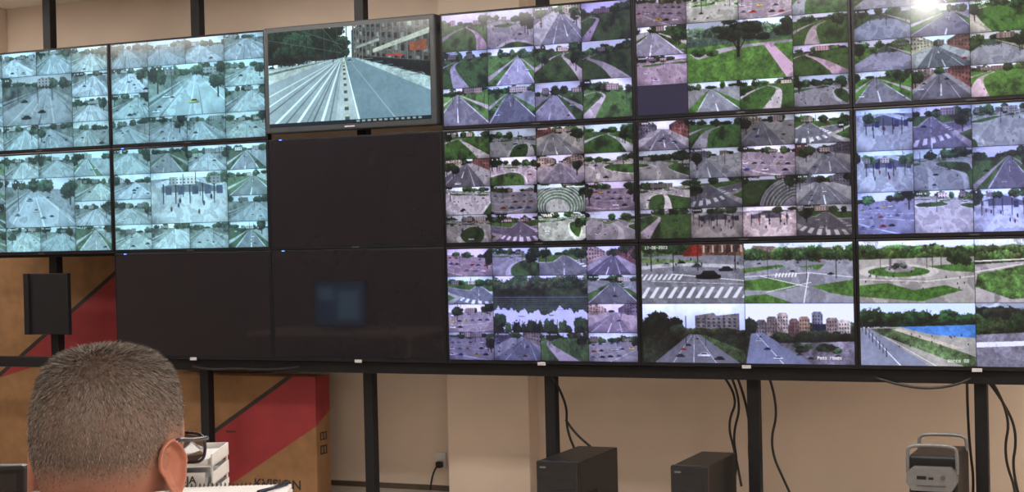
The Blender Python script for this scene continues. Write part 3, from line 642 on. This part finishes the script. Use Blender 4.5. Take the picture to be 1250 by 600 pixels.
def mini_monitor(name,Mx,w,h,zc,em=None):
    e=empty(name)
    mb=MB();mb.box(-w/2,w/2,-.012,.02,zc-h/2,zc+h/2,0,.006);mb.box(-w*.3,w*.3,.02,.04,zc-h*.3,zc+h*.3,0,.008)
    mb.box(-.03,.03,.03,.05,.01,zc,0,.003);mb.box(-.11,.11,-.08,.11,0.001,.012,0,.004)
    o=mb.make('housing',[M_bez],e);o.matrix_local=Mx
    o=MB().box(-w/2+.012,w/2-.012,-.0135,-.011,zc-h/2+.02,zc+h/2-.012).make('panel',[em or M_off],e);o.matrix_local=Mx
    return e
M_win=mat('desktop_blue',(.01,.01,.02),.3,emis=(.06,.17,.32),estr=1.7,noise=.02)
M_win2=mat('desktop_window',(.01,.01,.02),.3,emis=(.20,.40,.60),estr=1.9,noise=.02)
mini_monitor('desktop_monitor',dframe(-1.065,2.5,.751),.54,.32,.20)
Mm=Matrix.Translation((-.40,-3.2,.741))@Matrix.Rotation(math.pi,4,'Z')
e=mini_monitor('desktop_monitor.001',Mm,.46,.36,.205,em=M_win)
o=MB().box(-.17,.02,-.0150,-.0138,.09,.31).box(.05,.18,-.0150,-.0138,.24,.33).make('open_windows',[M_win2],e);o.matrix_local=Mm
e=empty('desk.002');mb=MB();mb.box(-1.1,.3,-3.8,-2.95,.71,.74,0,.004)
for xx in(-1.06,.26):
    for yy in(-3.7,-3.05): mb.box(xx-.02,xx+.02,yy-.02,yy+.02,0,.71)
mb.make('top_and_legs',[M_desk],e)
e=empty('letter_tray');Mt=dframe(-.955,4.30,.75)
mb=MB()
for k in range(3):
    z=.002+k*.05
    mb.box(-.17,.13,-.12,.12,z,z+.004,0);mb.box(-.17,-.166,-.12,.12,z,z+.035,0);mb.box(.126,.13,-.12,.12,z,z+.035,0);mb.box(-.17,.13,.116,.12,z,z+.035,0)
    mb.box(-.155,.115,-.11,.11,z+.004,z+.020,1)
    if k: 
        for sx in(-.168,.124):
            for sy in(-.115,.1): mb.box(sx,sx+.004,sy,sy+.015,z-.02,z)
mb.box(-.15,.11,-.125,-.121,.052,.088,1)
o=mb.make('tray',[M_white,M_paper],e);o.matrix_local=Mt
o=label('POLICJA',.028,(0,0,0),RX,M_ink,e);o.matrix_local=Mt@Matrix.Translation((-.018,-.127,.060))@RX
e=empty('paper_stack');mb=MB()
for k in range(7): mb.box(-.155+.004*((k*3)%5-2),.15+.003*((k*2)%5-2),-.09,.09+.002*(k%3),.001+k*.006,.0068+k*.006,0)
o=mb.make('sheets',[M_paper],e);o.matrix_local=dframe(-.755,4.06,.75)
e=empty('spiral_notebook');Mt=dframe(-.755,4.06,.7935,2.)
mb=MB();mb.box(-.15,.15,-.09,.09,0,.012,0,.002)
o=mb.make('pages',[M_paper],e);o.matrix_local=Mt
mb=MB()
for k in range(26):
    xx=-.14+k*.0112
    for s in range(8):
        a=s/8*2*math.pi;b=(s+1)/8*2*math.pi
        mb.cyl((xx,.09+.010*math.cos(a),.010+.010*math.sin(a)),(xx,.09+.010*math.cos(b),.010+.010*math.sin(b)),.0011,0,6)
o=mb.make('wire_binding',[M_cable],e);o.matrix_local=Mt
e=empty('ballpoint_pen');o=MB().cyl((.08,-.06,.0172),(.14,.06,.0172),.005,0,12).cyl((.14,.06,.0172),(.145,.07,.0172),.003,0,12).make('barrel',[M_glassf],e);o.matrix_local=Mt
# ---------------------------------------------------------------- seated man
man=empty('seated_man')
hd=Vector((4.619,-5.807,0))
def azframe(az,o,tilt=0.,s=1.):
    Fv=Vector((math.cos(math.radians(az)),math.sin(math.radians(az)),0));Rv=Fv.cross(Vector((0,0,1)))
    return Matrix(((Rv.x,Fv.x,0,o[0]),(Rv.y,Fv.y,0,o[1]),(Rv.z,Fv.z,1,o[2]),(0,0,0,1)))@Matrix.Rotation(math.radians(tilt),4,'X')@Matrix.Scale(s,4)
B=azframe(109,(hd.x,hd.y,0))
HS=.925
MH=azframe(98,(hd.x,hd.y,1.358-.121*HS),-5,HS)
zt=.121
prof=np.array([
(0,.004,-.006,.004),(-.004,.029,-.037,.024),(-.012,.049,-.062,.044),(-.025,.0635,-.080,.062),(-.042,.072,-.091,.074),(-.062,.0775,-.0965,.082),(-.085,.080,-.0995,.088),(-.105,.081,-.100,.090),(-.125,.080,-.097,.087),(-.145,.077,-.090,.087),(-.165,.073,-.083,.088),(-.185,.070,-.077,.086),(-.205,.067,-.074,.082),(-.222,.063,-.073,.074),(-.236,.062,-.073,.045),(-.25,.063,-.074,.03),(-.275,.066,-.077,.026),(-.30,.070,-.080,.03),(-.33,.08,-.08,.04)])
NR,NA=150,128
zz=np.concatenate([-.03*(np.linspace(0,1,24)**2),np.linspace(-.032,-.33,NR-24)])
dense=np.linspace(-.33,0,2000);cols=[]
for k in(1,2,3):
    v=np.interp(dense,prof[::-1,0],prof[::-1,k]);kk=np.hanning(90);kk/=kk.sum()
    vs=np.convolve(np.pad(v,45,'edge'),kk,'same')[45:-45]
    w_=np.clip((-dense)/.03,0,1);v=v*(1-w_)+vs*w_
    cols.append(np.interp(zz,dense,v))
ang=np.arange(NA)/NA*2*math.pi
P=np.zeros((NR,NA,3))
for i in range(NR):
    hw,bk_,fr_=cols[0][i],cols[1][i],cols[2][i];cy=(fr_+bk_)/2;ry=(fr_-bk_)/2
    ex=2.25;cs,sn=np.cos(ang),np.sin(ang);rad=(abs(cs)**ex+abs(sn)**ex)**(-1/ex)
    xx=hw*cs*rad;yy_=sn*rad*ry+cy
    fm=np.clip(yy_/.09,0,1);xx*=(1-.16*fm**2)
    P[i,:,0]=xx;P[i,:,1]=yy_;P[i,:,2]=zz[i]+zt
def gs(x0,z0,sx,sz): return np.exp(-((P[...,0]-x0)/sx)**2-((P[...,2]-z0)/sz)**2)*(P[...,1]>0)
zr=P[...,2]
nose=gs(0,-.030,.011,.016)*.024+gs(0,-.01,.008,.018)*.012+gs(.012,-.036,.008,.008)*.007+gs(-.012,-.036,.008,.008)*.007
nose+=gs(0,.022,.05,.010)*.004-gs(.031,.004,.016,.012)*.011-gs(-.031,.004,.016,.012)*.011
nose+=gs(0,-.060,.020,.005)*.005+gs(0,-.071,.017,.005)*.005-gs(0,-.0655,.022,.002)*.003+gs(0,-.095,.02,.014)*.007+gs(.045,-.03,.02,.016)*.004+gs(-.045,-.03,.02,.016)*.004
P[...,1]+=nose
P[...,1]-=np.exp(-((zr-.03)/.04)**2-(P[...,0]/.05)**2)*(P[...,1]<0)*.004
P[...,1]+=np.exp(-((zr+.075)/.03)**2-(P[...,0]/.012)**2)*(P[...,1]<0)*.004
for zf,am in((-.066,.003),(-.083,.003)):
    P[...,1]-=np.exp(-((zr-zf)/.006)**2)*(P[...,1]<-.02)*am
V=P.reshape(-1,3)
idx=np.arange(NR*NA).reshape(NR,NA)
faces=[]
for i in range(NR-1):
    for j in range(NA): faces.append((idx[i,j],idx[i+1,j],idx[i+1,(j+1)%NA],idx[i,(j+1)%NA]))
faces=[tuple(int(v) for v in q)for q in faces];faces.append(tuple(int(v) for v in idx[0]))
me=bpy.data.meshes.new('head');me.from_pydata([tuple(v) for v in V],[],faces);me.update()
for p in me.polygons:p.use_smooth=True
def hairmask(v):
    x,y,z=v[...,0],v[...,1],v[...,2]
    low=np.interp(y,[-.1,-.05,-.01,.02,.035,.05,.07,.09],[-.050,-.045,.0,-.005,.02,.05,.062,.068])
    return np.clip((z-low)/.04,0,1)
rgh=np.random.RandomState(3)
hm=hairmask(V);n1=rgh.rand(len(V))
skin=np.array((.40,.195,.135));skin2=np.array((.36,.15,.10))
red=np.exp(-((V[:,2]+.06)/.04)**2)*.6
sk=skin*(1-red[:,None])+skin2*red[:,None]
lips=np.exp(-((V[:,2]+.0655)/.007)**2-(V[:,0]/.02)**2)*(V[:,1]>.05);sk=sk*(1-lips[:,None]*.5)+np.array((.4,.1,.09))*lips[:,None]*.5
brow=np.exp(-((V[:,2]-.024)/.005)**2-((abs(V[:,0])-.032)/.018)**2)*(V[:,1]>.03)
hc=np.array((.11,.088,.076))*(.85+.3*n1[:,None])
cc=sk*(1-hm[:,None]*.88)+hc*hm[:,None]*.88;cc=cc*(1-brow[:,None]*.7)+np.array((.06,.045,.035))*brow[:,None]*.7
at=me.color_attributes.new('Col','FLOAT_COLOR','POINT');c4=np.ones((len(V),4),np.float32);c4[:,:3]=cc;at.data.foreach_set('color',c4.ravel())
o=obj('head',me,man,[M_skin]);o.matrix_local=MH
nrm=np.array([v.normal[:] for v in me.vertices])
area=np.repeat(np.maximum(cols[0],.002),NA)
dz=np.repeat(np.abs(np.gradient(zz)),NA);slant=1/np.maximum(.25,np.sqrt(1-np.clip(nrm[:,2],-.97,.97)**2))
pr=hm**1.3*area*dz*slant
pr/=pr.sum();N=40000;pick=rgh.choice(len(V),N,p=pr)
base=V[pick]+rgh.normal(0,.0012,(N,3));nr=nrm[pick]
whorl=np.array((.0,-.045,.11));flow=base-whorl;flow-=nr*(flow*nr).sum(1)[:,None];flow/=np.linalg.norm(flow,axis=1)[:,None]+1e-6
topf=np.clip((base[:,2]-.04)/.06,0,1)
L=(.0035+.005*topf+.002*rgh.rand(N))*(.3+.7*hm[pick])
dirn=nr*(.35+.35*topf[:,None])+flow*.9+rgh.normal(0,.18,(N,3));dirn/=np.linalg.norm(dirn,axis=1)[:,None]
side=np.cross(dirn,rgh.normal(0,1,(N,3)));side/=np.linalg.norm(side,axis=1)[:,None]
wd=.00034
b0=base-nr*.001;vv=np.concatenate([b0-side*wd,b0+side*wd,b0+dirn*L[:,None]],0)
fcs=[(i,i+N,i+2*N) for i in range(N)]
me=bpy.data.meshes.new('hair');me.from_pydata([tuple(v) for v in vv],[],fcs);me.update()
g=rgh.rand(N);greyp=(g<.42+.15*(1-topf))
hcol=np.where(greyp[:,None],np.array((.26,.243,.228)),np.array((.068,.053,.045)))*(.7+.6*rgh.rand(N,1))
c4=np.ones((3*N,4),np.float32);c4[:,:3]=np.concatenate([hcol]*3,0)
at=me.color_attributes.new('Col','FLOAT_COLOR','POINT');at.data.foreach_set('color',c4.ravel())
o=obj('hair',me,man,[M_hair]);o.matrix_local=MH
def paint(me,col,var=.06):
    n=len(me.vertices);c4=np.ones((n,4),np.float32);c4[:,:3]=np.array(col)*(1+var*(np.random.RandomState(1).rand(n,1)-.5));at=me.color_attributes.new('Col','FLOAT_COLOR','POINT');at.data.foreach_set('color',c4.ravel())
def ear(sgn):
    Nn,Mm_=40,14;vs=[];fs=[]
    for lay in(0,1):
        for i in range(Nn):
            t=i/Nn*2*math.pi
            ry=.018+(.003 if math.sin(t)>0 else -.004*abs(math.sin(t)));rz=.033
            cy,cz=ry*math.cos(t),rz*math.sin(t)
            for j in range(Mm_):
                s=j/(Mm_-1)
                if lay==0:
                    dp=.022*s**2-(.006*math.exp(-((s-.75)/.12)**2))+(.002 if s>.9 else 0)
                    vs.append((dp*(1.0 if cy<.004 else .45)+.001,cy*s,cz*s))
                else:
                    dp=-.006+.024*s**2;q=1.06 if j==Mm_-1 else s
                    vs.append((dp*(1.0 if cy<.004 else .45)-.001,cy*q,cz*q))
    off=Nn*Mm_
    for b,fl in((0,0),(off,1)):
        for i in range(Nn):
            for j in range(Mm_-1):
                a0=b+i*Mm_+j;a1=b+((i+1)%Nn)*Mm_+j
                fs.append((a0,a0+1,a1+1,a1) if fl==0 else (a0,a1,a1+1,a0+1))
    for i in range(Nn):
        a0=i*Mm_+Mm_-1;a1=((i+1)%Nn)*Mm_+Mm_-1;fs.append((a0,off+a0,off+a1,a1))
    me=bpy.data.meshes.new('ear');me.from_pydata([(v[0]*sgn,v[1],v[2]) for v in vs],[],fs);me.update()
    for p in me.polygons:p.use_smooth=True
    paint(me,(.44,.185,.13));o=obj('ear_right' if sgn>0 else 'ear_left',me,man,[M_skin])
    sm_=o.modifiers.new('s','SUBSURF');sm_.levels=1;sm_.render_levels=1
    o.matrix_local=MH@Matrix.Translation((sgn*.0775,-.008,-.018))@Matrix.Rotation(sgn*math.radians(-32),4,'Z')@Matrix.Rotation(math.radians(12),4,'X')
ear(1);ear(-1)
for s in(1,-1):
    mb=MB();bmesh.ops.create_uvsphere(mb.bm,u_segments=20,v_segments=14,radius=.0118)
    for q in mb.bm.faces:q.smooth=True
    o=mb.make('eye_%s'%('right' if s>0 else 'left'),[M_eye],man);o.matrix_local=MH@Matrix.Translation((s*.031,.0665,.004))
    o=MB().cyl((0,0,0),(0,.0008,0),.0055,0,20).make('iris_%s'%('right' if s>0 else 'left'),[M_iris],man);o.matrix_local=MH@Matrix.Translation((s*.031,.0782,.004))
gl=empty('eyeglasses');gl.matrix_world=MH
for s in(1,-1):
    pts=[]
    for k in range(24):
        t=k/24*2*math.pi;cx=abs(math.cos(t))**.6*math.copysign(1,math.cos(t));cz=abs(math.sin(t))**.7*math.copysign(1,math.sin(t))
        x_=s*.039+.029*cx;pts.append((x_,.112-.9*max(0,abs(x_)-.03)**1.3,-.002+.018*cz))
    sd='right' if s>0 else 'left'
    tube('rim_'+sd,pts,.0019,M_glassf,gl,cyc=True,res=4)
    me=bpy.data.meshes.new('lens');me.from_pydata([(p[0],p[1],p[2]) for p in pts]+[(p[0],p[1]+.0012,p[2]) for p in pts],[],[tuple(range(24)),tuple(range(47,23,-1))]+[(i,i+24,(i+1)%24+24,(i+1)%24) for i in range(24)]);obj('lens_'+sd,me,gl,[M_lens])
    tube('temple_'+sd,[(s*.068,.098,.010),(s*.080,.088,.012),(s*.085,.04,.011),(s*.0845,.01,.013),(s*.083,.0,.012),(s*.080,-.004,.006)],.0025,M_glassf,gl)
tube('bridge',[(-.011,.112,.006),(0,.116,.009),(.011,.112,.006)],.0016,M_glassf,gl)
def skinmesh(name,vs,es,rad,sub=2,root=0):
    me=bpy.data.meshes.new(name);me.from_pydata([tuple(v) for v in vs],es,[]);o=bpy.data.objects.new(name,me);sc.collection.objects.link(o)
    m=o.modifiers.new('skin','SKIN');m.use_smooth_shade=True
    for i,rd in enumerate(rad):
        sv=me.skin_vertices[0].data[i];sv.radius=rd if isinstance(rd,tuple) else (rd,rd);sv.use_root=(i==root)
    ss=o.modifiers.new('sub','SUBSURF');ss.levels=sub;ss.render_levels=sub
    dg=bpy.context.evaluated_depsgraph_get();m2=bpy.data.meshes.new_from_object(o.evaluated_get(dg));bpy.data.objects.remove(o)
    for p in m2.polygons:p.use_smooth=True
    return m2
vs=[(0,-.13,.53),(0,-.12,.66),(0,-.11,.80),(0,-.09,.93),(0,-.07,1.04),(0,-.035,1.12),(0,-.02,1.15),
 (.10,-.07,1.065),(.185,-.065,1.045),(.235,-.04,.91),(.26,.0,.79),(.23,.14,.785),(.19,.26,.785),
 (-.10,-.07,1.065),(-.185,-.065,1.045),(-.235,-.04,.91),(-.26,.0,.79),(-.23,.14,.785),(-.19,.26,.785),
 (.10,-.10,.52),(.12,.12,.545),(.14,.34,.53),(.14,.36,.30),(.14,.34,.10),(.145,.36,.055),(.15,.50,.045),
 (-.10,-.10,.52),(-.12,.12,.545),(-.14,.34,.53),(-.14,.36,.30),(-.14,.34,.10),(-.145,.36,.055),(-.15,.50,.045)]
es=[(0,1),(1,2),(2,3),(3,4),(4,5),(5,6),(4,7),(7,8),(8,9),(9,10),(10,11),(11,12),(4,13),(13,14),(14,15),(15,16),(16,17),(17,18),(0,19),(19,20),(20,21),(21,22),(22,23),(23,24),(24,25),(0,26),(26,27),(27,28),(28,29),(29,30),(30,31),(31,32)]
rd=[(.16,.13),(.155,.125),(.155,.12),(.16,.12),(.15,.11),(.078,.078),(.066,.066)]+[.085,.072,.056,.05,.044,.034]*2+[.10,.09,.072,.062,.045,.045,.038]*2
me=skinmesh('body',vs,es,rd,2);me.materials.clear()
for m in(M_shirt,M_trous,M_shoe): me.materials.append(m)
for p in me.polygons:
    z=p.center.z;y=p.center.y;p.material_index=2 if z<.10 else(1 if (z<.60 and not(z>.58 and y<-.3)) else 0)
o=obj('body',me,man);o.matrix_local=B
mb=MB();Nc=48;rings=[]
for (zo,ro) in((1.10,.092),(1.160,.082),(1.200,.077),(1.207,.080),(1.197,.087),(1.145,.098),(1.10,.108)):
    ring=[]
    for k in range(Nc):
        t=k/Nc*2*math.pi;cx,cy=math.cos(t),math.sin(t);fz=-.035*max(0,cy)
        ring.append(mb.bm.verts.new((cx*ro*.94,cy*ro*1.0-.02,zo+fz+.008*max(0,-cy))))
    rings.append(ring)
for a,b in zip(rings[:-1],rings[1:]):
    for k in range(Nc): q=mb.bm.faces.new((a[k],a[(k+1)%Nc],b[(k+1)%Nc],b[k]));q.smooth=True
o=mb.make('collar',[M_shirt],man);o.matrix_local=B
def hand(s):
    parts=[]
    def ch(pts,rad): parts.append((pts,rad))
    ch([(s*.19,.24,.785),(s*.185,.275,.782),(s*.178,.31,.778),(s*.172,.335,.775)],[(.026,.02),(.034,.017),(.04,.016),(.036,.014)])
    for k,(ox,ln) in enumerate(((-.030,.066),(-.010,.076),(.010,.071),(.029,.056))):
        bx=s*.172+(-s*ox);by=.335
        ch([(bx,by-.02,.777),(bx,by+.012,.779),(bx,by+ln*.5,.780),(bx-s*.002,by+ln*.8,.772),(bx-s*.003,by+ln,.763)],[.010,.0098,.0088,.0082,.007])
    ch([(s*.165,.275,.778),(s*.140,.298,.772),(s*.128,.322,.768),(s*.124,.342,.764)],[.015,.0125,.011,.009])
    bmx=bmesh.new()
    for pts,rad in parts:
        m=skinmesh('tmp',pts,[(i,i+1) for i in range(len(pts)-1)],rad,2);bmx.from_mesh(m)
    me=bpy.data.meshes.new('hand');bmx.to_mesh(me);bmx.free();me.materials.clear()
    for p in me.polygons:p.use_smooth=True
    for a_ in list(me.color_attributes): me.color_attributes.remove(a_)
    paint(me,(.42,.205,.145));o=obj('hand_right' if s>0 else 'hand_left',me,man,[M_skin]);o.matrix_local=B
hand(1);hand(-1)
ch=empty('office_chair');mb=MB()
mb.box(-.25,.25,-.30,.20,.37,.425,0,.022)
for k in range(9):
    t=k/8;z=.52+t*.46;y=-.365+.04*math.sin(t*3.0)-.03*t;wd=.21+.03*math.sin(t*math.pi)
    mb.box(-wd,wd,y-.025,y+.02,z,z+.063,0,.018)
mb.box(-.03,.03,-.39,-.36,.37,.62,1,.005);mb.box(-.03,.03,-.37,-.1,.345,.37,1,.005)
mb.cyl((0,-.05,.10),(0,-.05,.37),.028,1)
for k in range(5):
    a=k/5*2*math.pi+.3;x_,y_=.29*math.cos(a),-.05+.29*math.sin(a)
    mb.cyl((0,-.05,.11),(x_,y_,.075),.022,1,12,.014);mb.cyl((x_-.012*math.sin(a),y_+.012*math.cos(a),.03),(x_+.012*math.sin(a),y_-.012*math.cos(a),.03),.03,1,18)
    mb.cyl((x_,y_,.04),(x_,y_,.08),.009,1,10)
for s in(-1,1):
    mb.box(s*.33-.022,s*.33+.022,-.26,-.02,.635,.66,0,.01);mb.box(s*.33-.012,s*.33+.012,-.16,-.12,.39,.635,1,.003);mb.box(min(s*.2,s*.34),max(s*.2,s*.34),-.16,-.12,.37,.39,1,.003)
o=mb.make('frame_and_cushions',[M_chair,M_frame],ch);o.matrix_local=B
# ---------------------------------------------------------------- lights
def lamp(name,x,y,w,d,E,col=(1,.92,.83)):
    e=empty(name);mb=MB()
    mb.box(x-w/2-.02,x+w/2+.02,y-d/2-.02,y+d/2+.02,ZC-.03,ZC,0,.004)
    mb.make('casing',[M_white],e)
    m=mat(name+'_diffuser',(.9,.9,.9),.5,emis=col,estr=E,noise=.01)
    MB().box(x-w/2,x+w/2,y-d/2,y+d/2,ZC-.036,ZC-.0305).make('diffuser',[m],e)
e=empty('globe_ceiling_lamp');gx,gy,gz=4.06,-3.2,2.90
MB().cyl((gx,gy,gz+.06),(gx,gy,ZC),.025,0,24).cyl((gx,gy,ZC-.012),(gx,gy,ZC),.07,0,32).make('ceiling_rose',[M_white],e)
mb=MB();bmesh.ops.create_uvsphere(mb.bm,u_segments=32,v_segments=20,radius=.07,matrix=Matrix.Translation((gx,gy,gz)))
for q in mb.bm.faces:q.smooth=True
mb.make('globe',[mat('globe_glow',(.9,.9,.9),.5,emis=(1,.96,.93),estr=110,noise=.01)],e)
for i,xx in enumerate((-1.5,1.2,3.9,6.4)):  # unseen panel rows, added near the screens to brighten the back wall
    lamp('added_ceiling_panel',xx,-.75,1.5,.3,32)
    lamp('added_ceiling_panel',xx,-2.35,1.2,.4,24)
lamp('added_ceiling_panel',5.6,-8.6,1.8,.6,27)  # this and the next are added out of view, to light the lower wall
lamp('added_ceiling_panel',7.1,-5.2,.6,1.8,23)
wd_=bpy.data.worlds.new('world');sc.world=wd_;wd_.use_nodes=True
wd_.node_tree.nodes['Background'].inputs[0].default_value=(.5,.5,.55,1);wd_.node_tree.nodes['Background'].inputs[1].default_value=.3
